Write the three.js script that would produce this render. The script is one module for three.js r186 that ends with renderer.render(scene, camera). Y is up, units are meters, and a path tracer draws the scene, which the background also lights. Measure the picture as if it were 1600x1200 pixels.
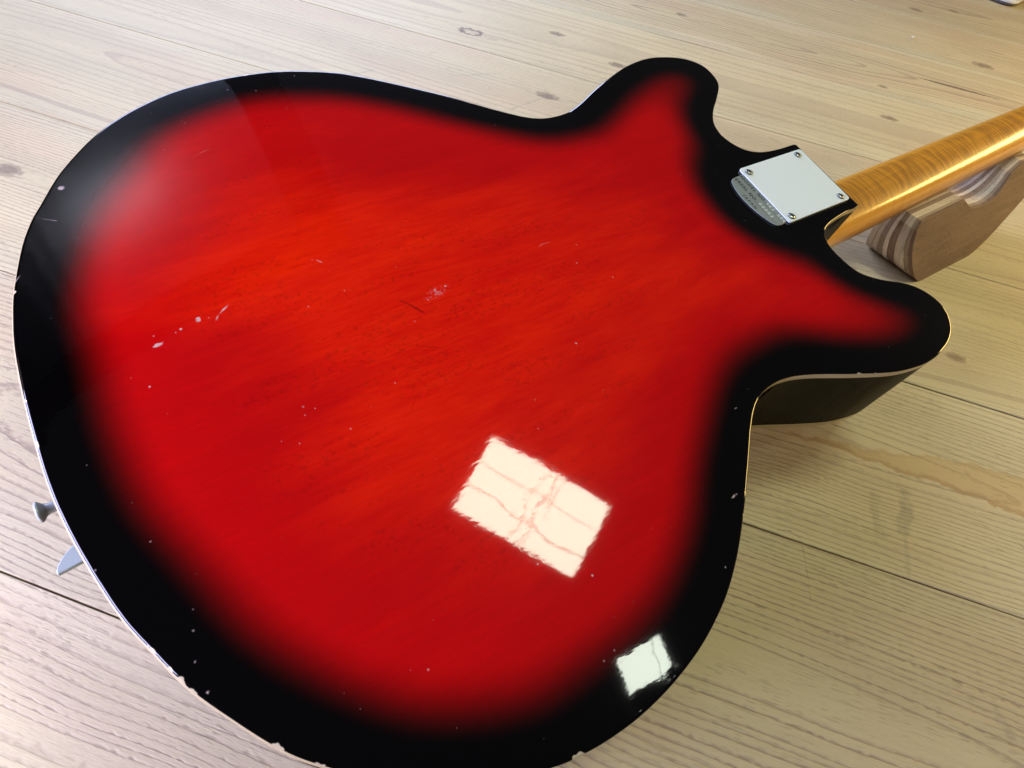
import * as THREE from 'three';
import { mergeGeometries } from 'three/addons/utils/BufferGeometryUtils.js';
import { RoundedBoxGeometry } from 'three/addons/geometries/RoundedBoxGeometry.js';
import { RectAreaLightUniformsLib } from 'three/addons/lights/RectAreaLightUniformsLib.js';

// ---------------------------------------------------------------- camera, light, exposure
const V3 = (x, y, z) => new THREE.Vector3(x, y, z);
const scene = new THREE.Scene();
scene.background = new THREE.Color().setRGB(0.045, 0.045, 0.047);
const camera = new THREE.PerspectiveCamera(59.96, 4 / 3, 0.01, 30);
camera.position.set(-0.4019, 0.3536, 0.1995);
camera.quaternion.setFromRotationMatrix(new THREE.Matrix4().makeBasis(V3(0.8209, 0.1294, 0.5563), V3(0.3591, 0.6406, -0.6788), V3(-0.4441, 0.7569, 0.4794)));
scene.add(camera);
const renderer = new THREE.WebGLRenderer({ antialias: true });
renderer.toneMapping = THREE.LinearToneMapping;
renderer.toneMappingExposure = 1;
renderer.shadowMap.enabled = true;
RectAreaLightUniformsLib.init();
const LAMP_WARM = { color: [0.86, 1, 0.78], power: 20 };
const LAMP_SIDE = { color: [1, 0.68, 0.2], power: 27 };
const LAMP_SMALL = { color: [0.92, 1, 0.85], power: 20 };
const VEILED = { color: [0.82, 0.84, 1], power: 18 };
const DAYLIGHT = { color: [0.6, 0.61, 1], power: 21 };
const DAYLIGHT_FAR = { color: [0.55, 0.64, 1], power: 10.5 };

// ---------------------------------------------------------------- helpers
const R3 = Math.PI / 180;
function rng(seed) { let s = seed >>> 0; return () => { s = (s + 0x6d2b79f5) >>> 0; let t = Math.imul(s ^ (s >>> 15), 1 | s); t = (t + Math.imul(t ^ (t >>> 7), 61 | t)) ^ t; return ((t ^ (t >>> 14)) >>> 0) / 4294967296; }; }
const HASH = new Float32Array(65536); { const r = rng(77); for (let i = 0; i < 65536; i++) HASH[i] = r(); }
const hsh = (x, y) => HASH[(Math.imul(x, 73) + Math.imul(y, 9277)) & 65535];
function noise(x, y) {
  const xi = Math.floor(x), yi = Math.floor(y); let a = x - xi, b = y - yi;
  a = a * a * (3 - 2 * a); b = b * b * (3 - 2 * b);
  const p = hsh(xi, yi), q = hsh(xi + 1, yi), r = hsh(xi, yi + 1), s = hsh(xi + 1, yi + 1);
  return p + (q - p) * a + (r - p + (p - q - r + s) * a) * b;
}
const fbm = (x, y) => noise(x, y) * 0.55 + noise(x * 2.1 + 11, y * 2.1 + 5) * 0.3 + noise(x * 4.3 + 3, y * 4.3 + 17) * 0.15;
const sst = (a, b, x) => { const t = Math.min(1, Math.max(0, (x - a) / (b - a))); return t * t * (3 - 2 * t); };
const mix = (a, b, t) => a + (b - a) * t;
const toS = (l) => { l = Math.min(1, Math.max(0, l)); return 255 * (l <= 0.0031308 ? 12.92 * l : 1.055 * Math.pow(l, 1 / 2.4) - 0.055); };
function dataTex(w, h, data, srgb) {
  const t = new THREE.DataTexture(data, w, h, THREE.RGBAFormat);
  t.magFilter = THREE.LinearFilter; t.minFilter = THREE.LinearMipmapLinearFilter; t.generateMipmaps = true;
  t.wrapS = t.wrapT = THREE.MirroredRepeatWrapping;
  if (srgb) t.colorSpace = THREE.SRGBColorSpace;
  t.needsUpdate = true; return t;
}
// paints a texture: fn(x, y, out) gives linear r, g, b and a height 0..1 in out[0..3]
function paint(w, h, fn) {
  const c = new Uint8Array(w * h * 4), b = new Uint8Array(w * h * 4), o = [0, 0, 0, 0];
  for (let j = 0; j < h; j++) for (let i = 0; i < w; i++) {
    fn((i + 0.5) / w, (j + 0.5) / h, o); const k = (j * w + i) * 4;
    c[k] = toS(o[0]); c[k + 1] = toS(o[1]); c[k + 2] = toS(o[2]); c[k + 3] = 255;
    b[k] = b[k + 1] = b[k + 2] = 255 * Math.min(1, Math.max(0, o[3])); b[k + 3] = 255;
  }
  return [dataTex(w, h, c, true), dataTex(w, h, b, false)];
}
const std = (o) => new THREE.MeshStandardMaterial(o);
const phy = (o) => new THREE.MeshPhysicalMaterial(o);
const rgb = (r, g, b) => new THREE.Color().setRGB(r, g, b);
function mesh(name, geo, mat, parent) {
  const m = new THREE.Mesh(geo, mat); m.name = name; m.castShadow = m.receiveShadow = true;
  (parent || scene).add(m); return m;
}
function tag(o, label, category) { o.userData.label = label; o.userData.category = category; return o; }
function group(name, parent) { const g = new THREE.Group(); g.name = name; (parent || scene).add(g); return g; }
function geom(pos, idx, uv) {
  const g = new THREE.BufferGeometry();
  g.setAttribute('position', new THREE.Float32BufferAttribute(pos, 3));
  if (uv) g.setAttribute('uv', new THREE.Float32BufferAttribute(uv, 2));
  if (idx) g.setIndex(idx);
  g.computeVertexNormals(); return g;
}

// ---------------------------------------------------------------- floor of single boards (millimetres in the plank frame, v across, u along)
const AX = V3(0.617, 0, 0.7869), AZ = V3(-0.7869, 0, 0.617);
const floor = group('floor'); floor.userData.kind = 'structure';
floor.quaternion.setFromRotationMatrix(new THREE.Matrix4().makeBasis(AX, V3(0, 1, 0), AZ));
const EDGE = [-1600, -1420, -1240, -1061, -883, -704, -535, -346.5, -170, 8.8, 186.8, 365.8, 545, 724, 903];
const VIEW = [[-825, -154], [453, -1137], [186, 276], [-278, 437]];
function span(v0, v1) {             // the part of a board that the camera sees
  let lo = 1e9, hi = -1e9;
  for (let k = 0; k <= 40; k++) { const v = mix(v0, v1, k / 40);
    for (let i = 0; i < 4; i++) { const a = VIEW[i], b = VIEW[(i + 1) % 4]; if ((a[1] - v) * (b[1] - v) > 0) continue; const u = a[0] + (b[0] - a[0]) * (v - a[1]) / (b[1] - a[1]); lo = Math.min(lo, u); hi = Math.max(hi, u); } }
  return lo > hi ? null : [lo - 40, hi + 40];
}
// per board: heart line (vc across, depth zc at u = 0, slope of the depth along the board), ring spacing, tone, knots [u, v, size], extra marks
const BOARDS = {
  3: { lt: 0.85, sap: 1, vc: 90, zc: 40, sl: 0.02, sp: 7, tone: 0.86, knots: [[235, -920, 7], [303, -962, 5], [180, -985, 4]] },
  4: { lt: 0.9, sap: 1, vc: 70, zc: -6, sl: 0.045, sp: 7.5, tone: 0.92, knots: [[318, -739, 9], [20, -830, 5]] },
  5: { lt: 0.9, sap: 1, vc: 88, zc: 6, sl: 0.06, sp: 8, tone: 0.98, dark: 1, knots: [[-126, -627, 5], [160, -560, 4]] },
  6: { lt: 0.52, vc: 95, zc: 90, sl: 0.01, sp: 6.5, tone: 1.05, knots: [[-363, -388, 9, 1], [-266, -450, 6], [-176, -408, 6], [163, -467, 6]] },
  7: { lt: 0.52, vc: 150, zc: 50, sl: 0.012, sp: 5.5, tone: 1.04, knots: [[-232, -282, 7]] },
  8: { lt: 0.52, vc: 60, zc: 46, sl: -0.01, sp: 4.6, tone: 1.02, knots: [[190, -40, 5]] },
  9: { lt: 0.82, vc: 82, zc: 26, sl: 0.05, sp: 3.8, tone: 1.02, resin: 1, rag: 0.5, knots: [[-593, 90, 7]] },
  10: { lt: 0.88, vc: 92, zc: 0, sl: 0.09, sp: 4.3, r0: 13, tone: 0.95, rag: 1, knots: [] },
  11: { lt: 0.52, vc: -70, zc: 25, sl: 0.006, sp: 5.2, tone: 1.02, rag: 1.5, knots: [] },
};
const MARKS = [[68, 189, 71, 206, 0.5, 0.6], [71, 206, 74, 227, 0.4, 0.45], [114, 132, 117, 158, 5, 0.28], [137, 122, 134, 152, 6, 0.36], [134, 158, 134, 186, 2.5, 0.25], [-232, -282, -258, -233, 2, 0.3], [52, 183, 60, 181, 0.6, 0.6], [60, 181, 66, 183.5, 0.6, 0.6], [-300, -300, -340, -268, 3, 0.2], [-420, -230, -436, -205, 3, 0.18], [176, 250, 184, 262, 5, 0.3], [190, 262, 199, 259, 3, 0.3], [-60, -300, -52, -270, 3, 0.22], [20, -330, 34, -322, 2, 0.3], [150, 60, 158, 63, 0.7, 0.6], [210, 130, 214, 136, 0.8, 0.6]];
function boardTexture(k, v0, v1, u0, u1) {
  const B = BOARDS[k], W = v1 - v0, len = u1 - u0, near = v1 > -200;
  const w = 2048, h = near ? 640 : 448, seed = k * 137.3;
  return paint(w, h, (x, y, o) => {
    const U = u0 + x * len, V = y * W;
    let knot = 0, ring = 0, push = 0, hole = 0;
    for (const [ku, kv, ks, out] of B.knots) {
      const du = (U - ku) / 1.7, dv = V + v0 - kv, d = Math.hypot(du, dv);
      const wide = Math.exp(-(du * du / (ks * ks * 14) + dv * dv / (ks * ks * 3)));
      push += Math.sign(dv || 1) * wide * ks * 1.1 * sst(0, ks * 0.8, Math.abs(dv));
      const n = d + (noise(U * 0.3 + seed, V * 0.3) - 0.5) * ks * 0.5;
      knot = Math.max(knot, sst(ks * 1.05, ks * 0.45, n)); ring = Math.max(ring, sst(ks * 0.4, 0, Math.abs(n - ks * 0.85)) * (out ? 1 : 0.6));
      if (out) hole = Math.max(hole, sst(ks * 0.8, ks * 0.7, n));
    }
    const wob = (noise(U * 0.006 + seed, V * 0.012) - 0.5) * 13 + (noise(U * 0.02 + seed, V * 0.05 + 9) - 0.5) * 2.6 + (noise(U * 0.12, V * 0.2 + seed) - 0.5) * 0.25;
    const dv = V - B.vc + wob * 0.7 - push, dz = B.zc + B.sl * U + (noise(U * 0.004 + 31, seed) - 0.5) * (B.r0 ? 4 : 14);
    const r0 = Math.hypot(dv, dz) + wob * 0.4, r = r0 + (noise(r0 * 0.07 + seed, 1.5) - 0.5) * 13 + (noise(r0 * 0.19 + seed, 7.5) - 0.5) * 3, q = (r - (B.r0 || 0)) / (B.sp * (B.r0 ? 1 + 0.5 * Math.exp(-(r - 13) / 14) : 1)) + 0.02, ph = q - Math.floor(q), yr = hsh(Math.floor(q), k + 40);
    const jag = (noise(U * 0.35 + seed, V * 0.7) - 0.5) * (1 + (B.rag || 0));
    const steep = Math.abs(dv) / (r + 6);
    const late = Math.pow(sst(0.3 + 0.35 * yr, 0.95, ph + jag * 0.14), B.rag ? 1.5 : 2.2) * (0.55 + 0.45 * yr) * sst(1.0, 0.965, ph + jag * 0.03) * mix(0.75, 1, steep) * (B.r0 ? sst(-0.35, -0.05, q) : 1);
    const fib = noise(U * 0.05 + seed, V * 3.1) - 0.5, fib2 = noise(U * 0.5 + seed, V * 6.0) - 0.5, blot = fbm(U * 0.008 + seed, V * 0.03) - 0.5;
    const pit = sst(0.72, 0.86, noise(U * 0.16 + 50 + seed, V * 1.5)) * (0.25 + 0.75 * sst(0.4, 0.65, noise(U * 0.02, V * 0.06 + seed)));
    let L = B.tone * (1 + fib * 0.1 + fib2 * 0.07 + blot * 0.22);
    let cr = 0.62 * L, cg = 0.505 * L, cb = 0.295 * L;
    const sap = sst(30, 8, Math.min(V + (noise(U * 0.01 + seed, 4) - 0.5) * 26, W - V + (noise(U * 0.008 + seed, 44) - 0.5) * 40)) * (B.sap || 0.4);   // pale sapwood along the edges
    cr *= 1 + sap * 0.06; cg *= 1 + sap * 0.13; cb *= 1 + sap * 0.2;
    const lt = late * (B.lt || 0.66); cr = mix(cr, 0.34 * B.tone, lt); cg = mix(cg, 0.235 * B.tone, lt); cb = mix(cb, 0.155 * B.tone, lt);
    const pink = sst(0.5, 0.75, fbm(U * 0.006 + 90 + seed, V * 0.02)); cg *= 1 - pink * 0.05; cb *= 1 - pink * 0.04;
    if (B.resin) {                                       // orange band of resin-filled early wood
      const c0 = mix(99, 104, sst(60, 230, U)), c1 = mix(98, 69, sst(50, 235, U)), vv = V + v0 + jag * 1.6 + (noise(U * 0.09, 3) - 0.5) * 5;
      const m = sst(c1 - 1, c1 + 2.5, vv) * sst(c0 + 2.2, c0 + 0.4, vv) * sst(48, 74, U + jag * 12);
      const rim = Math.max(sst(5, 0, Math.abs(vv - c0)), sst(4, 0, Math.abs(vv - c1)) * 0.8) * m;
      cr = mix(cr, 0.55, m * 0.5); cg = mix(cg, 0.35, m * 0.55); cb = mix(cb, 0.135, m * 0.55);
      cr = mix(cr, 0.36, rim * 0.55); cg = mix(cg, 0.2, rim * 0.55); cb = mix(cb, 0.09, rim * 0.55);
    }
    if (B.dark) {                                        // brown bark pocket
      const tt = sst(212, 250, U) * sst(325, 262, U), vv = Math.abs(V + v0 + 624 + jag * 2 - (U - 260) * 0.02);
      const m = sst(1.3 + 3 * tt, 0.4 + 1.6 * tt, vv) * sst(208, 222, U) * sst(330, 312, U);
      cr = mix(cr, 0.13, m * 0.85); cg = mix(cg, 0.085, m * 0.85); cb = mix(cb, 0.06, m * 0.85);
    }
    const kd = Math.max(knot * 0.7 * (hole ? 0.15 : 1), ring * 0.85);
    cr = mix(cr, 0.17, kd); cg = mix(cg, 0.105, kd); cb = mix(cb, 0.065, kd);
    for (const [mu, mv, nu, nv, mw, ms] of MARKS) {      // scuffs, rubbed dirt and hair cracks
      const py = V + v0 - mv, px = U - mu, ex = nu - mu, ey = nv - mv; if (Math.abs(px) > 90 || Math.abs(py) > 90) continue;
      const tt = Math.min(1, Math.max(0, (px * ex + py * ey) / (ex * ex + ey * ey))), dd = Math.hypot(px - ex * tt, py - ey * tt) + (noise(U * 0.2, V * 0.2) - 0.5) * mw;
      const m = sst(mw, mw * 0.2, dd) * ms * (0.4 + 0.6 * noise(U * 0.4 + 5, V * 0.25 + seed)); cr = mix(cr, 0.15, m); cg = mix(cg, 0.125, m); cb = mix(cb, 0.115, m);
    }
    const pitd = pit * 0.16; cr *= 1 - pitd; cg *= 1 - pitd; cb *= 1 - pitd;
    o[0] = cr; o[1] = cg; o[2] = cb;
    o[3] = 0.5 + late * 0.3 + fib * 0.08 + fib2 * 0.12 - pit * 0.2 - ring * 0.15 + jag * 0.1 * (B.rag ? 0.4 + late : 1);
  });
}
{
  const shape = (W) => {                                 // cross-section with eased edges
    const g = 0.5, c = 0.85, s = new THREE.Shape();
    s.moveTo(g, -22); s.lineTo(g, -c); s.quadraticCurveTo(g, -0.1, g + c, 0); s.lineTo(W - g - c, 0); s.quadraticCurveTo(W - g, -0.1, W - g, -c); s.lineTo(W - g, -22); return s.getPoints(4);
  };
  const r = rng(5);
  for (let k = 0; k < EDGE.length - 1; k++) {
    const v0 = EDGE[k], v1 = EDGE[k + 1], sp = span(v0, v1) || [-600, 300], bk = BOARDS[k] ? k : (k < 3 ? 3 : 11);
    const lo = -1700, hi = 1500, P = shape(v1 - v0), pos = [], uv = [], idx = [], dy = (r() - 0.5) * 0.5;
    for (let i = 0; i < P.length; i++) for (const u of [lo, hi]) { pos.push(u / 1000, (P[i].y + dy) / 1000, (v0 + P[i].x) / 1000); uv.push((u - sp[0]) / (sp[1] - sp[0]), P[i].x / (v1 - v0)); }
    for (let i = 0; i < P.length - 1; i++) { const a = i * 2; idx.push(a, a + 1, a + 3, a, a + 3, a + 2); }
    const g = geom(pos, idx, uv);
    if (!floor.userData.tex) floor.userData.tex = {};
    const made = BOARDS[k] ? boardTexture(k, v0, v1, sp[0], sp[1]) : floor.userData.tex[bk];
    if (BOARDS[k]) floor.userData.tex[k] = made; 
    const m = made || boardTexture(bk, EDGE[bk], EDGE[bk + 1], -600, 300); floor.userData.tex[bk] = m;
    mesh('plank', g, std({ map: m[0], bumpMap: m[1], bumpScale: k >= 11 ? 0.0006 : k >= 9 ? 0.0007 : 0.0005, roughness: 0.62 }), floor);
  }
  delete floor.userData.tex;
  const sub = mesh('subfloor', new THREE.BoxGeometry(3.4, 0.02, 2.7), std({ color: rgb(0.06, 0.035, 0.022), roughness: 1 }), floor); sub.position.set(-0.1, -0.032, -0.35);
}

// ---------------------------------------------------------------- guitar, lying on its face (local frame: x to the neck, y out of the back, z to the near side, millimetres)
const guitar = group('electric_guitar');
tag(guitar, 'red and black sunburst hollow-body electric guitar lying face down on the boards', 'guitar');
{
  const m = new THREE.Matrix4().set(0.99998488, -0.00541086, 0.00098053, 0, 0.00549899, 0.98395928, -0.17830845, 0.125, 0, 0.17831114, 0.98397415, 0, 0, 0, 0, 1);
  m.decompose(guitar.position, guitar.quaternion, guitar.scale); guitar.scale.set(1, 1, 1);
}
const MM = 0.001;
const OUT = [[-401.6, 146.2], [-411.4, 133.9], [-420.6, 118.2], [-428.6, 102.6], [-434.4, 86.3], [-439.4, 70.6], [-443.2, 50.8], [-446, 29], [-446.9, 10.3], [-446.4, -8], [-445, -31], [-442.6, -53.2], [-439.6, -68.5], [-436, -82.2], [-428.2, -103.6], [-421.4, -117.5], [-414.4, -128], [-400.2, -147.3], [-379.4, -167.4], [-358.7, -180.3], [-334.8, -189.4], [-308.6, -193.4], [-287.5, -193.7], [-269.2, -191.3], [-245.5, -184.2], [-229.6, -175.8], [-211, -163.4], [-186.2, -145.3], [-171.3, -132.4], [-155.6, -119.8], [-145.6, -113.2], [-136.6, -109.8], [-127, -108.7], [-115.4, -110], [-101.2, -115.3], [-82.1, -124.4], [-61.1, -133], [-40.5, -140], [-19.6, -143.2], [-1.9, -141.1], [13.5, -135.2], [23, -125.4], [24.5, -113.4], [20.6, -102.2], [8, -90.6], [-5, -80.3], [-14, -70], [-17.5, -60], [-16.6, -51.4], [-12.1, -42.4], [-4.3, -36.2], [7, -33.1], [20.6, -32.1], [33.8, -32], [35.6, -30.8], [36.5, 31.2], [35.2, 32.2], [20, 32.6], [1, 35.2], [-9.2, 39.4], [-14.9, 46], [-17.1, 57], [-14, 73.6], [-3.2, 84.6], [10.6, 93.2], [18.8, 101.4], [23.1, 112], [21.7, 123], [14, 132.3], [3.6, 137.9], [-8.8, 140.9], [-19.8, 142], [-32.6, 141.3], [-52.8, 136.8], [-77.4, 127], [-106, 114.4], [-123.2, 109.6], [-137.8, 109.8], [-149.3, 113.6], [-160.8, 121.6], [-174.2, 133.5], [-190.4, 147.8], [-208.9, 163], [-223.6, 173.3], [-237.6, 180.9], [-255.3, 187.7], [-273.4, 192], [-291.3, 194.2], [-307.6, 194.2], [-321.9, 192.6], [-334.5, 189.7], [-359.5, 180.2], [-380.4, 167]];
// closed curve with its outward normals
const curve = [];
{
  const n = OUT.length, S = 8;
  for (let i = 0; i < n; i++) {
    const a = OUT[(i + n - 1) % n], b = OUT[i], c = OUT[(i + 1) % n], d = OUT[(i + 2) % n];
    const sharp = (b[0] > 33 && Math.abs(b[1]) < 33) && (c[0] > 33 && Math.abs(c[1]) < 33);
    for (let k = 0; k < S; k++) { const t = k / S, f = (j) => sharp ? b[j] + (c[j] - b[j]) * t : 0.5 * (2 * b[j] + (c[j] - a[j]) * t + (2 * a[j] - 5 * b[j] + 4 * c[j] - d[j]) * t * t + (3 * b[j] - a[j] - 3 * c[j] + d[j]) * t * t * t); curve.push([f(0), f(1)]); }
  }
}
const NC = curve.length;
const normals2 = curve.map((_, i) => { const a = curve[(i + NC - 2) % NC], b = curve[(i + 2) % NC], dx = b[0] - a[0], dz = b[1] - a[1], l = Math.hypot(dx, dz); return [-dz / l, dx / l]; });
{ // make them point outwards
  let area = 0; for (let i = 0; i < NC; i++) { const a = curve[i], b = curve[(i + 1) % NC]; area += a[0] * b[1] - a[1] * b[0]; }
  if (area > 0) for (const q of normals2) { q[0] = -q[0]; q[1] = -q[1]; }
}
// signed distance to the outline on a 2 mm grid, and the arch of the pressed back
const GS = 2, GX0 = -456, GZ0 = -204, GW = 254, GH = 205;
const SD = new Float32Array(GW * GH), AR = new Float32Array(GW * GH);
{
  for (let j = 0; j < GH; j++) for (let i = 0; i < GW; i++) {
    const x = GX0 + i * GS, z = GZ0 + j * GS; let d2 = 1e9, ins = false;
    for (let k = 0; k < NC; k++) {
      const a = curve[k], b = curve[k + 1 === NC ? 0 : k + 1], ex = b[0] - a[0], ez = b[1] - a[1], px = x - a[0], pz = z - a[1];
      let t = (px * ex + pz * ez) / (ex * ex + ez * ez); t = t < 0 ? 0 : t > 1 ? 1 : t;
      const qx = px - ex * t, qz = pz - ez * t, d = qx * qx + qz * qz; if (d < d2) d2 = d;
      if ((a[1] > z) !== (b[1] > z) && x < ex * (z - a[1]) / ez + a[0]) ins = !ins;
    }
    SD[j * GW + i] = Math.sqrt(d2) * (ins ? 1 : -1);
  }
  const Lc = 50, kk = (GS / Lc) ** 2, om = 1.9;
  const free = new Uint8Array(GW * GH);
  for (let j = 1; j < GH - 1; j++) for (let i = 1; i < GW - 1; i++) { const x = GX0 + i * GS, z = GZ0 + j * GS; free[j * GW + i] = SD[j * GW + i] > 0.4 && Math.hypot(Math.max(Math.abs(x - 10) - 25, 0), z) > 38 ? 1 : 0; }
  for (let it = 0; it < 260; it++) for (let j = 1; j < GH - 1; j++) for (let i = 1; i < GW - 1; i++) { const p = j * GW + i; if (free[p]) AR[p] += om * ((AR[p - 1] + AR[p + 1] + AR[p - GW] + AR[p + GW] + kk) / (4 + kk) - AR[p]); }
  for (let p = 0; p < AR.length; p++) AR[p] *= 0.12 * Lc;
}
const bil = (F, x, z) => {
  const fx = Math.min(GW - 1.001, Math.max(0, (x - GX0) / GS)), fz = Math.min(GH - 1.001, Math.max(0, (z - GZ0) / GS)), i = fx | 0, j = fz | 0, a = fx - i, b = fz - j, p = j * GW + i;
  return (F[p] * (1 - a) + F[p + 1] * a) * (1 - b) + (F[p + GW] * (1 - a) + F[p + GW + 1] * a) * b;
};
const INSET = 1.5, edgeRoll = (d) => -0.75 * (1 - Math.sqrt(Math.max(0, 1 - (1 - Math.min(1, d / INSET)) ** 2)));
const backY = (x, z) => bil(AR, x, z);
// burst: the heel block is sprayed black as well
const burstD = (x, z) => { const a = bil(SD, x, z), b = Math.hypot(Math.max(Math.abs(x - 10) - 27, 0), z) - 36; const h = Math.max(12 - Math.abs(a - b), 0) / 12; return Math.min(a, b) - h * h * 3; };

const BF = new Float32Array(GW * GH);
{
  for (let j = 0; j < GH; j++) for (let i = 0; i < GW; i++) BF[j * GW + i] = burstD(GX0 + i * GS, GZ0 + j * GS);
  const T = new Float32Array(GW * GH), rad = 5;
  for (let pass = 0; pass < 2; pass++) for (const st of [1, GW]) {
    T.set(BF);
    for (let j = 0; j < GH; j++) for (let i = 0; i < GW; i++) { let a = 0, n = 0; for (let k = -rad; k <= rad; k++) { const q = st === 1 ? i + k : j + k; if (q < 0 || q >= (st === 1 ? GW : GH)) continue; a += T[j * GW + i + k * st]; n++; } BF[j * GW + i] = a / n; }
  }
}
// the back plate: grid cells cut along the outline
{
  const pos = [], uv = [], idx = [], key = new Map();
  const vert = (x, z, id) => {
    if (key.has(id)) return key.get(id);
    const n = pos.length / 3; pos.push(x * MM, backY(x, z) * MM, z * MM); uv.push((x + 456) / 508, (z + 204) / 410); key.set(id, n); return n;
  };
  for (let j = 0; j < GH - 1; j++) for (let i = 0; i < GW - 1; i++) {
    const c = [[i, j], [i, j + 1], [i + 1, j + 1], [i + 1, j]], s = c.map(([a, b]) => SD[b * GW + a] - INSET);
    if (s.every((q) => q <= 0)) continue;
    const poly = [];
    for (let k = 0; k < 4; k++) {
      const [a, b] = c[k], [a2, b2] = c[(k + 1) % 4], p = s[k], q = s[(k + 1) % 4];
      if (p > 0) poly.push(vert(GX0 + a * GS, GZ0 + b * GS, (b * GW + a) * 4));
      if (p > 0 !== q > 0) {
        const swap = b2 * GW + a2 < b * GW + a, t = p / (p - q), lo = swap ? b2 * GW + a2 : b * GW + a;
        poly.push(vert(GX0 + (a + (a2 - a) * t) * GS, GZ0 + (b + (b2 - b) * t) * GS, lo * 4 + (a === a2 ? 1 : 2)));
      }
    }
    for (let k = 1; k < poly.length - 1; k++) idx.push(poly[0], poly[k], poly[k + 1]);
  }
  { // rolled edge down to the binding
    const rows = [INSET + 0.25, INSET, 1.2, 0.9, 0.6, 0.36, 0.18, 0.06, 0], base = pos.length / 3, q = rows.length;
    for (let i = 0; i <= NC; i++) { const p = curve[i % NC], n = normals2[i % NC]; for (const d of rows) { const x = p[0] - n[0] * d, z = p[1] - n[1] * d; pos.push(x * MM, (bil(AR, x, z) + edgeRoll(d) - (d > INSET ? 0.02 : 0)) * MM, z * MM); uv.push((x + 456) / 508, (z + 204) / 410); } }
    for (let i = 0; i < NC; i++) for (let r = 0; r < q - 1; r++) { const a = base + i * q + r, b = a + q; idx.push(a, b, b + 1, a, b + 1, a + 1); }
  }
  // colour of the lacquer: black rim, red burst, dye following the grain, chips and scratches of wear
  const chips = [[-404, -135, 1.9], [-375, -37, 1.5], [-383, -35, 0.8], [-385.5, -34, 0.6], [-394, -31, 1.1, 2.2], [-394, -36, 0.5], [-403, -13, 0.7], [-265, -11, 0.9], [-271, -11, 0.8], [-277, -7, 0.7], [-289, 2, 0.6], [-222, 45, 0.9], [-367, 33, 0.5], [-259, 63, 0.6], [-266, 76, 0.4], [-357, 139, 0.6], [-311, -27, 0.6], [-282, -31, 0.5], [-177, 18, 0.6], [-183, -9, 0.5], [-371, -36, 0.5], [-300, 127, 0.7], [-282, 142, 0.8], [-291, 170, 0.6], [-164, 111, 0.6, 2], [-198, 146, 0.7, 4], [-225, 169, 0.8], [-421, 86, 0.6], [-424, 107, 0.9], [-424, 96, 0.6], [-423, 49, 0.6], [-442, 50, 0.6], [-339, -163, 0.5], [-338, -161, 0.5], [-294, -177, 0.5], [-308, -182, 0.6], [-268, -185, 0.6], [-354, -144, 0.5], [-330, -25, 0.5], [-313, 28, 0.5], [-354, 26, 0.5], [-353, 22, 0.6], [-361, 37, 0.5], [-340, 40, 0.5], [-349, 25, 0.4], [-297, 171, 0.5]];
  { const r = rng(31); for (let i = 0; i < 130; i++) { const x = -440 + 450 * r(), z = -185 + 370 * r(); chips.push([x, z, 0.12 + 0.22 * r() * r(), 1, 0.15 + 0.4 * r()]); } }
  const scr = [[-369, -33, -360, -41, 0.45, 0.8], [-344, -133, -332, -139, 0.3, 0.22], [-318, -50, -312, -46, 0.3, 0.45], [-291, -13, -281, 1, 0.8, -0.6], [-309, 8, -280, 22, 0.4, -0.25], [-205, -15, -196, -17, 0.25, 0.22], [-190, -2, -191, 4, 0.35, 0.5], [-440, -80, -430, -92, 0.4, 0.5], [-240, 65, -214, 40, 0.3, -0.2], [-330, 60, -300, 30, 0.25, -0.2], [-428, -125, -405, -112, 0.2, 0.3]];
  const edgeChips = [[-294, -193.5, 2.2], [-360, -180, 1.6], [-436, -82, 1.3], [-446, -28, 1.5], [-446.5, -7, 1.2], [-435, 85, 1.7], [-432, 94, 2.1], [-430, 99, 1.8], [-428, 104, 1.4], [-411, 134, 2.2], [-402, 146, 1.5], [-324, 192, 2.6], [-199, 155, 1.4], [-244, 183.5, 1], [-190, 147.8, 1.6], [-66, 132, 1], [-76, 127.5, 1.2], [-213, -165, 0.9], [-262, -190, 1]];
  const cell = new Map(); const put = (x, z, e) => { const k = (Math.floor(x / 8) + 200) * 1000 + Math.floor(z / 8) + 200; if (!cell.has(k)) cell.set(k, []); cell.get(k).push(e); };
  for (const c of chips) for (let a = -1; a < 2; a++) for (let b = -1; b < 2; b++) put(c[0] + a * 8, c[1] + b * 8, c);
  const [map, bump] = paint(2032, 1640, (x, y, o) => {
    const X = x * 508 - 456, Z = y * 410 - 204, d = bil(SD, X, Z);
    if (d < -4) { o[0] = o[1] = o[2] = 0.0007; o[3] = 0.5; return; }
    const g = fbm(X * 0.022, Z * 0.11 + X * 0.01) - 0.5, g2 = fbm(X * 0.05 + 40, Z * 0.45 + 7) - 0.5, big = fbm(X * 0.011 + 5, Z * 0.02 + 60) - 0.5, g3 = fbm(X * 0.12 + 3, Z * 1.1 + 9) - 0.5;
    const b = bil(BF, X, Z) + (noise(X * 0.03, Z * 0.03 + 8) - 0.5) * 4;
    const t = sst(12.5, 41, b), core = sst(40, 125, b + big * 60 + g * 30);
    const fl = sst(0.58, 0.78, noise(X * 0.7, Z * 0.9)) * sst(0.46, 0.62, fbm(X * 0.02 + 77, Z * 0.16)) * sst(50, 80, b);   // pore flecks in patches
    let r = mix(0.52, 0.74, core) * (1 + g * 0.08 + g2 * 0.09 + g3 * 0.15 + big * 0.16), gg = mix(0.0008, 0.0014, t) + core * 0.0095 * (1 + g * 0.5 + g2 * 0.6 + g3 * 1.1 + big * 0.9), bb = mix(0.0026, 0.0012, core);
    gg = Math.max(0.001, gg);
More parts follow.
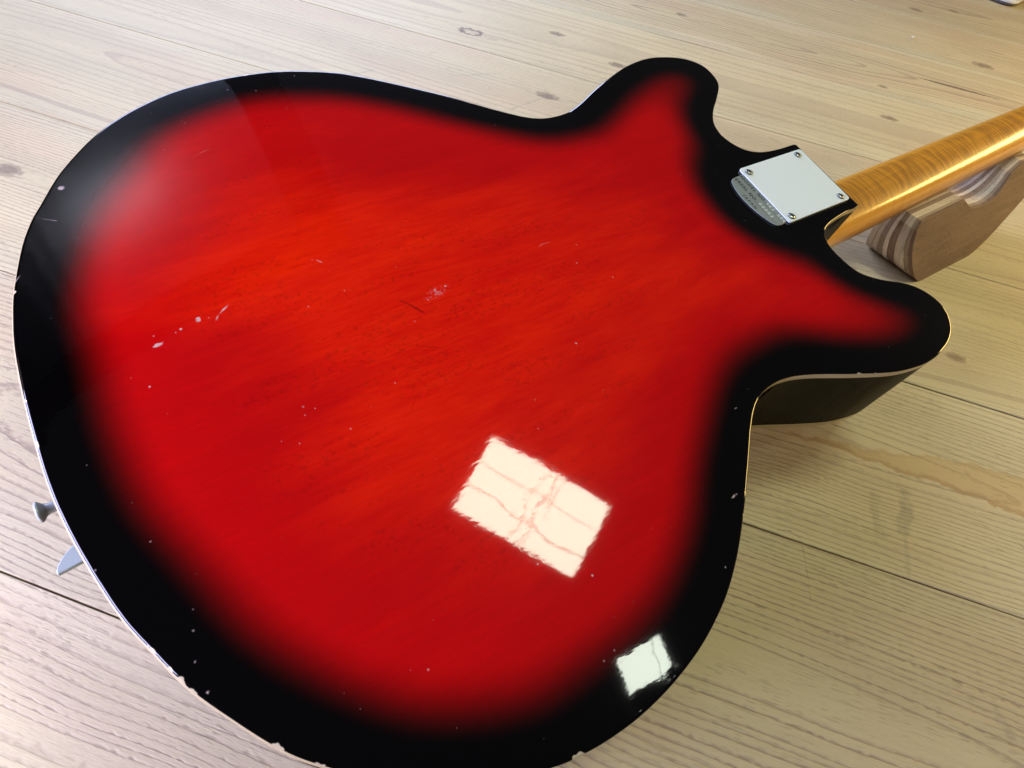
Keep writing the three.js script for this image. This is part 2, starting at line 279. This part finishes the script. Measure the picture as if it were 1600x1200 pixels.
    r *= 1 - fl * 0.17 * sst(0.2, 0.6, noise(X * 0.9 + 7, Z * 1.4)); gg *= 1 + fl * 0.8 * (noise(X * 0.9 + 3.4, Z * 1.4) - 0.55);
    const tt = Math.pow(t, 1.5); r = mix(0.0007, r, tt); gg = mix(0.0006, gg, tt); bb = mix(0.0008, bb, tt);
    // worn spots where the lacquer is rubbed or chipped
    let wht = 0, drk = 0;
    const list = cell.get((Math.floor(X / 8) + 200) * 1000 + Math.floor(Z / 8) + 200);
    if (list) for (const c of list) { const dx = (X - c[0]) / (c[3] || 1), q = Math.hypot(c[3] > 1 ? dx + (Z - c[1]) * 0.2 : dx, Z - c[1]) + (noise(X * 1.3, Z * 1.3) - 0.5) * c[2] * 0.7; const cr = c[2] * (c[2] < 1.05 ? 0.68 : 0.82); wht = Math.max(wht, sst(cr + 0.14, cr * 0.45, q) * (c[4] || (c[2] < 0.65 ? 0.34 : 0.75))); }
    for (const s of scr) { const ex = s[2] - s[0], ez = s[3] - s[1], px = X - s[0], pz = Z - s[1]; if (Math.abs(px) > 45 || Math.abs(pz) > 45) continue; const k = Math.min(1, Math.max(0, (px * ex + pz * ez) / (ex * ex + ez * ez))), q = Math.hypot(px - ex * k, pz - ez * k + Math.sin(k * 5) * 0.7) + (noise(X * 0.8, Z * 0.8) - 0.5) * 0.25, m = sst(s[4] + 0.15, s[4] * 0.3, q) * sst(0, 0.25, k) * sst(1, 0.75, k); if (s[5] > 0) wht = Math.max(wht, m * s[5]); else drk = Math.max(drk, -m * s[5]); }
    { const q = Math.hypot((X + 271) / 9, (Z + 9 - (X + 271) * -0.15) / 4); wht = Math.max(wht, sst(1, 0.1, q) * sst(0.45, 0.8, noise(X * 1.1, Z * 1.4)) * 0.24); }   // scuffed patch
    r *= 1 - drk; gg *= 1 - drk;
    r = mix(r, 0.66, wht); gg = mix(gg, 0.5, wht); bb = mix(bb, 0.47, wht);
    let ch = 0;
    if (d < 5) for (const c of edgeChips) { const q = Math.hypot(X - c[0], Z - c[1]); if (q < 9) ch = Math.max(ch, sst(c[2] + 0.3, c[2] - 0.3, q + (noise(X * 0.7, Z * 0.7) - 0.5) * 2.4 + Math.max(0, d - 0.2) * 1.1)); }
    r = mix(r, 0.62, ch); gg = mix(gg, 0.5, ch); bb = mix(bb, 0.33, ch);
    o[0] = r; o[1] = gg; o[2] = bb;
    o[3] = 0.5 + (fbm(X * 0.1, Z * 0.16) - 0.5) * 0.5 + (noise(X * 0.35, Z * 1.1) - 0.5) * 0.16 + (noise(X * 0.9, Z * 2.2) - 0.5) * 0.07 - fl * 0.1 - wht * 0.2 - ch * 0.25;
  });
  const lacquer = phy({ map, roughness: 0.035, ior: 1.5, clearcoat: 0.015, clearcoatRoughness: 0.35, bumpMap: bump, bumpScale: 0.000017 });
  mesh('back_plate', geom(pos, idx, uv), lacquer, guitar);
}
// walls round the body
function wall(y0, y1, off, round) {
  const pos = [], idx = [], uv = [], rows = round ? [[0, -0.9], [-0.25, -0.35], [-0.9, 0], [-(y0 - y1) + 0.5, 0]] : [[0, 0], [-(y0 - y1), 0]];
  const all = rows.map(([dy, dn]) => [y0 + dy, dn]);
  let L = 0;
  for (let i = 0; i <= NC; i++) {
    const k = i % NC, p = curve[k], n = normals2[k], o = typeof off === 'function' ? off(p) : off;
    if (i) L += Math.hypot(p[0] - curve[i - 1][0], p[1] - curve[i - 1][1]);
    for (const [y, dn] of all) { const e = o + dn * (round ? Math.min(1, 0.3 + o) : 1); pos.push((p[0] + n[0] * e) * MM, y * MM, (p[1] + n[1] * e) * MM); uv.push(L / 100, y / 100); }
  }
  const q = all.length;
  for (let i = 0; i < NC; i++) for (let r = 0; r < q - 1; r++) { const a = i * q + r, b = a + q; idx.push(a, b + 1, a + 1, a, b, b + 1); }
  return geom(pos, idx, uv);
}
const rimOff = (p) => 0.12 + 0.55 * sst(-300, -400, p[0]) * sst(185, 140, p[1]);
const cream = phy({ color: rgb(0.62, 0.48, 0.27), roughness: 0.4, clearcoat: 0.4, clearcoatRoughness: 0.15 });
const sideMat = (() => {
  const [map] = paint(512, 128, (x, y, o) => { const n = fbm(x * 60, y * 5) - 0.5, m = fbm(x * 14 + 4, y * 2); o[0] = 0.008 + n * 0.004 + m * 0.003; o[1] = 0.007 + n * 0.003 + m * 0.002; o[2] = 0.004 + n * 0.002; o[3] = 0.5; });
  map.wrapS = map.wrapT = THREE.RepeatWrapping;
  return phy({ map, roughness: 0.5, specularIntensity: 0, clearcoat: 0.22, clearcoatRoughness: 0.06 });
})();
mesh('back_binding', wall(-0.6, -5.2, rimOff, true), cream, guitar);
mesh('rim', wall(-5.1, -62, 0, false), sideMat, guitar);
mesh('front_binding', wall(-61.4, -66, 0.12, false), cream, guitar);
{
  const s = new THREE.Shape(curve.map(([x, z]) => new THREE.Vector2(x * MM, -z * MM)));
  const g = new THREE.ShapeGeometry(s); g.rotateX(-Math.PI / 2); g.translate(0, -66 * MM, 0);
  mesh('front_plate', g, phy({ color: rgb(0.02, 0.004, 0.004), roughness: 0.5, clearcoat: 0.5, clearcoatRoughness: 0.05, side: THREE.DoubleSide }), guitar);
}

// ---------------------------------------------------------------- neck plate, screws, serial plate
function roundRect(x0, x1, z0, z1, r) {
  const s = new THREE.Shape();
  s.moveTo(x0 + r, z0); s.lineTo(x1 - r, z0); s.quadraticCurveTo(x1, z0, x1, z0 + r); s.lineTo(x1, z1 - r); s.quadraticCurveTo(x1, z1, x1 - r, z1); s.lineTo(x0 + r, z1); s.quadraticCurveTo(x0, z1, x0, z1 - r); s.lineTo(x0, z0 + r); s.quadraticCurveTo(x0, z0, x0 + r, z0); return s;
}
const flat = (shape, y, t, bevel = 0.25) => { // shape drawn in (x, -z); a plate of thickness t whose top is at y
  const g = new THREE.ExtrudeGeometry(shape, { depth: t - bevel * 2, bevelEnabled: true, bevelThickness: bevel, bevelSize: bevel, bevelOffset: -bevel, bevelSegments: 3, curveSegments: 12 });
  g.rotateX(-Math.PI / 2); g.translate(0, y - t + bevel, 0); g.scale(MM, MM, MM); return g;
};
{
  const plate = mesh('neck_plate', flat(roundRect(-31.8, 32.2, -25.4, 25.4, 2.6), 1.6, 1.35, 0.22), phy({ color: rgb(0.86, 0.93, 0.88), roughness: 0.35, clearcoat: 0.25, clearcoatRoughness: 0.2 }), guitar);
  plate.userData.label = 'plain bluish white neck plate held by four screws';
  const steel = std({ color: rgb(0.42, 0.42, 0.41), metalness: 0.95, roughness: 0.28 }), dark = std({ color: rgb(0.012, 0.012, 0.012), roughness: 0.7 });
  const head = new THREE.LatheGeometry([[0.01, 0.62], [0.8, 0.72], [1.6, 0.62], [2.3, 0.3], [2.7, -0.1], [2.75, -0.6]].map(([a, b]) => new THREE.Vector2(a * MM, b * MM)), 28);
  const slot = mergeGeometries([new THREE.BoxGeometry(2.7 * MM, 0.5 * MM, 0.62 * MM), new THREE.BoxGeometry(0.62 * MM, 0.496 * MM, 2.7 * MM)]);
  const seat = new THREE.CylinderGeometry(3.15 * MM, 3.15 * MM, 0.12 * MM, 28);
  [[-26.9, -20.4, 20], [25, -21.2, 55], [26, 21.2, 35], [-26.4, 21.6, 70]].forEach(([x, z, a]) => {
    const s = mesh('screw', head, steel, guitar); s.position.set(x * MM, 1.9 * MM, z * MM); s.rotation.y = a * R3; s.scale.setScalar(0.85);
    const c = mesh('cross_slot', slot, dark, s); c.position.y = 0.52 * MM;
    const r = mesh('countersink', seat, dark, s); r.position.y = -0.15 * MM;
  });
  // serial plate: D-shaped strip whose straight side lies under the neck plate
  const s = new THREE.Shape();
  s.moveTo(-29, 20.4); s.lineTo(-38.6, 20.6); s.quadraticCurveTo(-43.4, 20.6, -45.2, 18.2); s.quadraticCurveTo(-48.6, 12, -48.8, 3.1); s.quadraticCurveTo(-48.6, -8, -45.4, -17.2); s.quadraticCurveTo(-43.6, -22.8, -41, -23.8); s.quadraticCurveTo(-37.5, -24.6, -35, -23.6); s.lineTo(-29, -21.6); s.closePath();
  const cv = document.createElement('canvas'); cv.width = 1024; cv.height = 512;
  const cx = cv.getContext('2d'); cx.fillStyle = '#8f9993'; cx.fillRect(0, 0, 1024, 512);
  const rr = rng(9); for (let i = 0; i < 2600; i++) { const q = 138 + 46 * rr(); cx.fillStyle = `rgba(${q | 0},${(q + 8) | 0},${(q + 2) | 0},0.32)`; cx.fillRect(rr() * 1024, rr() * 512, 30 + 120 * rr(), 1.5); }
  cx.fillStyle = '#161815'; cx.font = 'bold 92px sans-serif';
  const spread = (t, x, y, gap) => { for (const ch of t) { cx.fillText(ch, x, y); x += cx.measureText(ch).width + gap; } return x; };
  let e = spread('MODEL NO.', 50, 150, 3); for (let x = e + 6; x < 985; x += 40) cx.fillRect(x, 150, 28, 9);
  e = spread('SERIAL NO.', 12, 290, 2); for (let x = e + 6; x < 960; x += 40) cx.fillRect(x, 290, 28, 9);
  cx.font = 'bold 72px sans-serif'; spread('JAPAN', 360, 420, 14);
  cx.fillStyle = '#f4faf6'; cx.font = 'bold 78px monospace'; spread('YE2 500', 600, 138, 10); spread('00062', 560, 276, 14);
  const tx = new THREE.CanvasTexture(cv); tx.colorSpace = THREE.SRGBColorSpace;
  const g = flat(s, 0.95, 0.7, 0.2), p = g.attributes.position, u = [];
  for (let i = 0; i < p.count; i++) u.push((p.getZ(i) / MM + 22.5) / 48, (p.getX(i) / MM + 50.5) / 20.5);
  g.setAttribute('uv', new THREE.Float32BufferAttribute(u, 2));
  const sp = mesh('serial_plate', g, std({ map: tx, metalness: 0.35, roughness: 0.42 }), guitar);
  sp.userData.label = 'grey metal tag with model and serial lines below the neck plate';
}

// ---------------------------------------------------------------- neck
{
  const yb = (x) => -74 + (x - 36) * 0.054, hw = (x) => 25.2 - (x - 36) * 0.0148, N = 26, xs = [];
  for (let x = 22; x <= 480; x += 6) xs.push(x);
  const [map, bump] = paint(2048, 384, (u, v, o) => {
    const X = u * 460, a = v * 78;                        // along, round the back
    const st = noise(X * 0.22 + noise(a * 0.09, X * 0.03) * 2.6, a * 0.05 + 3) * 0.45 + noise(X * 0.75 + noise(a * 0.12, X * 0.06) * 1.6, a * 0.06 + 30) * 0.55, fine = noise(X * 1.3, a * 0.05), gr = fbm(X * 0.02, a * 1.1), edge = noise(X * 0.5, a * 0.25);
    const mid = sst(20, 27, a + (edge - 0.5) * 3) * sst(57, 50, a + (edge - 0.5) * 3);
    const f = sst(0.36, 0.66, st + (fine - 0.5) * 0.3) * mix(0.25, 1, mid);
    const k = 1 + (gr - 0.5) * 0.3;
    const d = mid * 0.3 + f * 0.38;
    o[0] = mix(0.88, 0.26, d) * k; o[1] = mix(0.37, 0.085, d) * k; o[2] = mix(0.012, 0.004, d) * k;
    o[3] = 0.5 + (gr - 0.5) * 0.2;
  });
  const pos = [], uv = [], idx = [];
  xs.forEach((x) => {
    const w = hw(x), hgt = 26 - 6.5, y0 = yb(x) + 6.5;
    for (let i = 0; i <= N; i++) {
      const t = Math.PI * i / N, c = Math.cos(t), s = Math.sin(t), e = 0.82;
      pos.push(x * MM, (y0 + hgt * Math.sign(s) * Math.abs(s) ** e) * MM, w * Math.sign(c) * Math.abs(c) ** e * MM); uv.push((x - 22) / 460, i / N);
    }
  });
  const row = N + 1;
  for (let i = 0; i < xs.length - 1; i++) for (let k = 0; k < N; k++) { const a = i * row + k, b = a + row; idx.push(a, b + 1, b, a, a + 1, b + 1); }
  const nk = mesh('neck', geom(pos, idx, uv), phy({ map, roughness: 0.5, clearcoat: 0.8, clearcoatRoughness: 0.13, bumpMap: bump, bumpScale: 0.0001 }), guitar);
  nk.userData.label = 'amber lacquered neck of flamed maple';
  const fb = (x0, x1, off, t0, t1, name, mat) => {
    const P = [], I = [];
    for (const x of [x0, x1]) { const w = hw(x) + off, y = yb(x); P.push([x, y + t1, w], [x, y + t0, w - 0.2], [x, y + t0, -w + 0.2], [x, y + t1, -w]); }
    for (let k = 0; k < 4; k++) { const a = k, b = (k + 1) % 4; I.push(a, b, b + 4, a, b + 4, a + 4); } I.push(0, 2, 1, 0, 3, 2, 4, 5, 6, 4, 6, 7);
    const g = new THREE.BufferGeometry(); g.setAttribute('position', new THREE.Float32BufferAttribute(P.flat().map((q) => q * MM), 3)); g.setIndex(I); const h = g.toNonIndexed(); h.computeVertexNormals(); return mesh(name, h, mat, nk);
  };
  fb(-60, 470, 0.1, 0, 6.4, 'fretboard', phy({ color: rgb(0.42, 0.2, 0.03), roughness: 0.45, clearcoat: 0.6, clearcoatRoughness: 0.12 }));
}

// ---------------------------------------------------------------- strap button and tailpiece at the tail end
{
  const chrome = std({ color: rgb(0.55, 0.58, 0.6), metalness: 0.3, roughness: 0.35 });
  const b = mesh('strap_button', new THREE.LatheGeometry([[0.01, 11.8], [3.4, 11.7], [4.9, 11.2], [5.2, 10.5], [4.6, 9.8], [3.2, 8.6], [2.6, 7], [2.5, 3.4], [3.2, 1], [4.2, -0.5]].map(([r, y]) => new THREE.Vector2(r * MM, y * MM)), 36), chrome, guitar);
  b.rotation.z = Math.PI / 2; b.position.set(-446 * MM, -20 * MM, 10 * MM); b.scale.set(0.85, 0.95, 0.85); b.userData.label = 'bluish steel strap button at the tail end';
  const s = new THREE.Shape();
  s.moveTo(-440, -9); s.lineTo(-459.4, -7); s.lineTo(-470.6, -8.2); s.quadraticCurveTo(-471.5, -7.4, -470.6, -5.2); s.quadraticCurveTo(-467.2, 0.2, -461.2, 3); s.lineTo(-452, 1.5); s.lineTo(-440, -1); s.closePath();
  const t = mesh('tailpiece', flat(s, -90, 3, 0.6), std({ color: rgb(0.46, 0.52, 0.48), metalness: 0.3, roughness: 0.5 }), guitar);
  t.userData.label = 'grey blue metal tip of the tailpiece under the tail end';
  const post = mesh('tailpiece_bracket', new RoundedBoxGeometry(10 * MM, 28 * MM, 12 * MM, 3, 2 * MM), chrome, guitar); post.position.set(-430 * MM, -79 * MM, 4 * MM);
}

// ---------------------------------------------------------------- plywood neck cradle: nine plies side by side
{
  const cradle = group('neck_cradle'); cradle.position.set(0.2349, 0, 0.0512);
  tag(cradle, 'worn plywood block with a notched top under the guitar neck', 'neck rest');
  const ctl = [[-43.2, 55.6], [27.7, 56.9], [29.5, 55.8], [37.6, 50.5], [44, 47], [55.1, 45.2], [66, 44.2], [77, 44.8], [88, 47.4], [97.8, 52], [105, 57.5], [111, 62.4], [131.9, 68.3], [155, 66], [172, 52], [155.2, 31.1], [111.4, 13.6], [92, 6.6], [75.5, 2.4], [62, 0], [-22, 0], [-30, 2], [-38, 8.2], [-44.5, 17.5], [-49.6, 29.3], [-50.7, 39], [-48.6, 49]];
  const n = 9, cut = [0, 0.09, 0.19, 0.3, 0.41, 0.56, 0.66, 0.78, 0.88, 1];
  const tones = [[0.72, 0.6, 0.47], [0.42, 0.31, 0.23], [0.76, 0.64, 0.51], [0.64, 0.51, 0.4], [0.3, 0.2, 0.14], [0.74, 0.62, 0.5], [0.4, 0.29, 0.21], [0.7, 0.58, 0.46], [0.6, 0.48, 0.37]];
  const zf = (v) => -v * Math.tan(24 * R3), zb = (v) => -58 + v * 0.1, zat = (v, f) => mix(zf(v), zb(v), f);
  const C = new THREE.Shape(ctl.map(([a, b]) => new THREE.Vector2(a, b)));
  const r = rng(12);
  for (let p = 0; p < n; p++) {
    const ins = p === 0 ? 0 : r() * 0.9 * (p % 2 ? 1 : 0.5), f0 = cut[p] + 0.002, f1 = cut[p + 1] - 0.002, pts = [];
    const cxm = 40, cym = 25, L = ctl.length, pos = [], uv = [];
    const P = ctl.map(([a, b]) => { const d = Math.hypot(a - cxm, b - cym); return [a - (a - cxm) / d * ins, Math.max(b <= 0 ? 0 : 0.0, b - (b - cym) / d * ins * (b > 3 ? 1 : 0))]; });
    const A = (q, f) => [q[0] * MM, q[1] * MM, zat(q[1], f) * MM];
    const ch = p === 0 ? 0.9 : 0;                       // eased front edge
    const Q = P.map(([a, b]) => { const d = Math.hypot(a - cxm, b - cym); return [a - (a - cxm) / d * ch, b - (b - cym) / d * ch * (b > 3 ? 1 : 0)]; });
    const tri = THREE.ShapeUtils.triangulateShape(P.map((q) => new THREE.Vector2(...q)), []);
    const push = (q, w, v) => { pos.push(...q); uv.push(w, v); };
    const fa = f0 + (ch ? 0.014 : 0);
    for (const [a, b, c] of tri) { for (const k of [a, b, c]) push(A(Q[k], f0), Q[k][0] / 100, Q[k][1] / 100); for (const k of [a, c, b]) push(A(P[k], f1), P[k][0] / 100, P[k][1] / 100); }
    for (let k = 0; k < L; k++) {
      const m = (k + 1) % L, bands = ch ? [[Q, f0, P, fa], [P, fa, P, f1]] : [[P, f0, P, f1]];
      for (const [E, e0, F, e1] of bands) { const a = A(E[k], e0), b = A(E[m], e0), c = A(F[m], e1), d = A(F[k], e1); for (const t of [a, c, b, a, d, c]) push(t, t[0] * 10, t[2] * 10); }
    }
    // winding: outline runs clockwise, so flip
    for (let k = 0; k < pos.length; k += 9) { for (let e = 0; e < 3; e++) { const t = pos[k + 3 + e]; pos[k + 3 + e] = pos[k + 6 + e]; pos[k + 6 + e] = t; } const q = (k / 9) * 6; for (let e = 0; e < 2; e++) { const t = uv[q + 2 + e]; uv[q + 2 + e] = uv[q + 4 + e]; uv[q + 4 + e] = t; } }
    const g = new THREE.BufferGeometry(); g.setAttribute('position', new THREE.Float32BufferAttribute(pos, 3)); g.setAttribute('uv', new THREE.Float32BufferAttribute(uv, 2)); g.computeVertexNormals();
    const T = tones[p], face = p === 0;
    const [map, bump] = paint(face ? 640 : 320, face ? 320 : 160, (u, v, o) => {
      const X = u * 220, Y = v * 110, a = fbm(X * 0.03 + p * 9, Y * 0.3) - 0.5, b2 = noise(X * 1.1, Y * 2.2 + p) - 0.5, blot = fbm(X * 0.02 + 3, Y * 0.03 + p * 5) - 0.5, pit = sst(0.74, 0.9, noise(X * 0.5 + p, Y * 1.3));
      const k = 1 + a * 0.4 + b2 * 0.18 + blot * 0.5 - pit * 0.3, c = face ? [0.23, 0.14, 0.098] : T;
      o[0] = c[0] * k; o[1] = c[1] * k; o[2] = c[2] * k; o[3] = 0.5 + a * 0.3 + b2 * 0.2 - pit * 0.3;
    });
    map.repeat.set(0.4545, 0.909); map.offset.set(0.24, 0.02); bump.repeat.copy(map.repeat); bump.offset.copy(map.offset);
    mesh('ply', g, std({ map, bumpMap: bump, bumpScale: 0.0004, roughness: 0.75 }), cradle);
  }
}

// ---------------------------------------------------------------- white tray corner at the top edge of the view
{
  const g = new RoundedBoxGeometry(0.16, 0.012, 0.1, 6, 0.0058);
  const t = group('white_tray'); tag(t, 'shiny white flat case with a rounded corner at the far edge of the floor', 'case');
  const s = new THREE.Shape(); const a = 0.15, b = 0.1, r = 0.022;
  s.moveTo(-a + r, -b); s.lineTo(a - r, -b); s.quadraticCurveTo(a, -b, a, -b + r); s.lineTo(a, b - r); s.quadraticCurveTo(a, b, a - r, b); s.lineTo(-a + r, b); s.quadraticCurveTo(-a, b, -a, b - r); s.lineTo(-a, -b + r); s.quadraticCurveTo(-a, -b, -a + r, -b);
  const e = new THREE.ExtrudeGeometry(s, { depth: 0.002, bevelEnabled: true, bevelThickness: 0.002, bevelSize: 0.003, bevelSegments: 4, curveSegments: 10 }); e.rotateX(-Math.PI / 2);
  const lid = mesh('lid', e, phy({ color: rgb(0.78, 0.8, 0.86), roughness: 0.3, clearcoat: 0.5, clearcoatRoughness: 0.1 }), t); lid.position.y = 0.0062;
  const e2 = e.clone(); e2.scale(0.985, 0.8, 0.98); const base = mesh('base', e2, std({ color: rgb(0.12, 0.12, 0.13), roughness: 0.5 }), t); base.position.y = 0.0017;
  t.userData.at = 1; delete t.userData.at;
  t.position.set(1.224, 0.001, -0.452); t.rotation.y = 10 * R3;
  g.dispose();
}

// ---------------------------------------------------------------- a crumb on the far boards
{
  const g = new THREE.IcosahedronGeometry(0.0022, 2), p = g.attributes.position;
  for (let i = 0; i < p.count; i++) { const x = p.getX(i), y = p.getY(i), z = p.getZ(i), k = 0.75 + 0.5 * noise(x * 900 + 40, z * 900 + y * 700 + 40); p.setXYZ(i, x * k * 1.5, y * k * 0.7, z * k); }
  g.computeVertexNormals();
  const c = mesh('crumb', g, std({ color: rgb(0.75, 0.74, 0.7), roughness: 0.8 })); c.position.set(0.745, 0.0016, -0.308);
  tag(c, 'tiny white crumb lying alone on the boards near the far right corner', 'crumb');
}

// ---------------------------------------------------------------- the lamps and the window that light the place (outside the frame, seen in the lacquer)
function panelBasis(o, c, e) { // local x along e, local z away from c (the face looks along -z, to the scene)
  const z = c.clone().normalize(), x = e.clone().addScaledVector(z, -e.dot(z)).normalize(), y = z.clone().cross(x);
  o.quaternion.setFromRotationMatrix(new THREE.Matrix4().makeBasis(x, y, z));
}
const clothGlow = (c, k) => std({ color: rgb(0.7, 0.7, 0.68), roughness: 0.9, emissive: rgb(...c), emissiveIntensity: k });
const shell = std({ color: rgb(0.03, 0.03, 0.03), roughness: 0.8 });
function softLamp(name, label, at, dir, along, w, h, L, creases) {
  const o = group(name); o.position.copy(at); panelBasis(o, dir, along); tag(o, label, 'lamp');
  const box = mesh('housing', new RoundedBoxGeometry(w + 0.012, h + 0.012, 0.05, 3, 0.005), shell, o); box.position.z = 0.034;
  const cl = mesh('diffuser', new RoundedBoxGeometry(w, h, 0.008, 2, 0.003), clothGlow(L.color, 1.2), o); cl.position.z = 0.005;
  const light = new THREE.RectAreaLight(rgb(...L.color), L.power, w, h); light.name = 'lamp_light'; light.position.z = -0.001; o.add(light);
  const cord = std({ color: rgb(0.45, 0.38, 0.28), roughness: 0.9 });
  creases.forEach((p, i) => { const c = new THREE.CatmullRomCurve3(p.map(([a, b]) => V3(a * w / 2, b * h / 2, -0.008))); mesh('seam', new THREE.TubeGeometry(c, 24, 0.0018 + 0.0007 * (i % 2), 6), cord, o); });
  return o;
}
softLamp('softbox', 'cream softbox lamp with seamed cloth front, mirrored in the red lacquer', V3(0.410, 1.769, 0.165), V3(0.3855, 0.9225, 0.0212), V3(0.133, -0.0608, 0.2283), 0.5, 0.285, LAMP_WARM, [
  [[-1, 0.34], [-0.4, 0.3], [0, 0.36], [0.5, 0.28], [1, 0.3]], [[-1, -0.3], [-0.55, -0.26], [-0.2, -0.42], [0.1, -0.36], [0.4, -0.52], [1, -0.44]],
  [[-0.12, -1], [-0.06, -0.4], [-0.14, 0.1], [-0.04, 1]], [[0.06, -1], [0.1, -0.5], [0.02, 0], [0.1, 0.5], [0.06, 1]], [[0.2, -0.1], [0.17, 0.4], [0.22, 1]]]);
softLamp('small_softbox', 'small white softbox lamp mirrored at the black rim of the guitar', V3(0.474, 1.576, 0.862), V3(0.4202, 0.8245, 0.379), V3(0.0871, -0.0423, -0.0045), 0.19, 0.15, LAMP_SMALL, [[[0.4, -1], [0.55, -0.2], [0.5, 0.4], [0.7, 1]]]);
function makeWindow(label, at, dir, along, w, h, L) {
  const o = group('window'); o.position.copy(at); panelBasis(o, dir, along); tag(o, label, 'window');
  const white = std({ color: rgb(0.7, 0.7, 0.68), roughness: 0.6 });
  const fr = []; for (const [x, y, a, b] of [[0, h / 2 + 0.02, w + 0.08, 0.04], [0, -h / 2 - 0.02, w + 0.08, 0.04], [-w / 2 - 0.02, 0, 0.04, h - 0.002], [w / 2 + 0.02, 0, 0.04, h - 0.002]]) { const g = new THREE.BoxGeometry(a, b, 0.05); g.translate(x, y, 0.01); fr.push(g); }
  mesh('frame', mergeGeometries(fr), white, o);
  const pane = mesh('pane', new THREE.BoxGeometry(w, h, 0.004), clothGlow(L.color, 1), o); pane.position.z = 0.01;
  const light = new THREE.RectAreaLight(rgb(...L.color), L.power, w, h); light.name = 'window_light'; light.position.z = 0.004; o.add(light);
  return o;
}
makeWindow('bright window low beside the tail end of the guitar', V3(-0.95, 0.33, -0.1), V3(-0.85, 0.45, -0.12), V3(-0.14, 0, 1), 0.55, 0.3, DAYLIGHT);
makeWindow('bright wide window low beyond the far side of the guitar', V3(0.15, 0.64, -1.4), V3(0.02, 0.38, -0.9), V3(1, 0, 0), 1.3, 0.5, DAYLIGHT_FAR);
softLamp('side_lamp', 'warm amber softbox lamp standing low to the right of the neck', V3(1.32, 0.47, 0.42), V3(1.2, 0.42, 0.2), V3(-0.17, 0, 1), 0.6, 0.2, LAMP_SIDE, []);
{ // small window behind a sheer curtain: the cloth glows with the daylight that comes through it
  const dir = V3(-0.12, 0.62, -0.74), c = group('sheer_curtain'), w = 0.9, h = 0.66; c.position.set(-0.47, 1.07, -0.94); panelBasis(c, dir, V3(1, 0, -0.16));
  tag(c, 'thin pale curtain behind the far left, mirrored in the upper left of the guitar', 'curtain');
  const pos = [], idx = [], nx = 150, ny = 12;
  for (let j = 0; j <= ny; j++) for (let i = 0; i <= nx; i++) { const u = i / nx, v = j / ny; pos.push((u - 0.5) * w, (v - 0.5) * h, 0.0012 * Math.sin(u * 74 + Math.sin(u * 21) * 1.5 + v * 0.8)); }
  for (let j = 0; j < ny; j++) for (let i = 0; i < nx; i++) { const a = j * (nx + 1) + i, b = a + nx + 1; idx.push(a, b, b + 1, a, b + 1, a + 1); }
  mesh('cloth', geom(pos, idx), phy({ color: rgb(0.45, 0.45, 0.45), roughness: 1, specularIntensity: 0, transmission: 0.96, thickness: 0, side: THREE.DoubleSide }), c);
  const rod = mesh('rod', new THREE.CylinderGeometry(0.008, 0.008, w + 0.1, 16), shell, c); rod.rotation.z = Math.PI / 2; rod.position.y = h / 2 + 0.01;
  const back = mesh('wall', new THREE.BoxGeometry(1.3, 1, 0.03), std({ color: rgb(0.03, 0.028, 0.026), roughness: 0.9 })); back.userData.kind = 'structure';
  back.quaternion.copy(c.quaternion); back.position.copy(c.position).addScaledVector(dir.clone().normalize(), 0.165);
  makeWindow('small window hidden behind the thin curtain at the far left', V3(-0.43, 1.11, -0.95).addScaledVector(dir.clone().normalize(), 0.11), dir, V3(1, 0, -0.16), 0.22, 0.1, VEILED);
}
renderer.render(scene, camera);
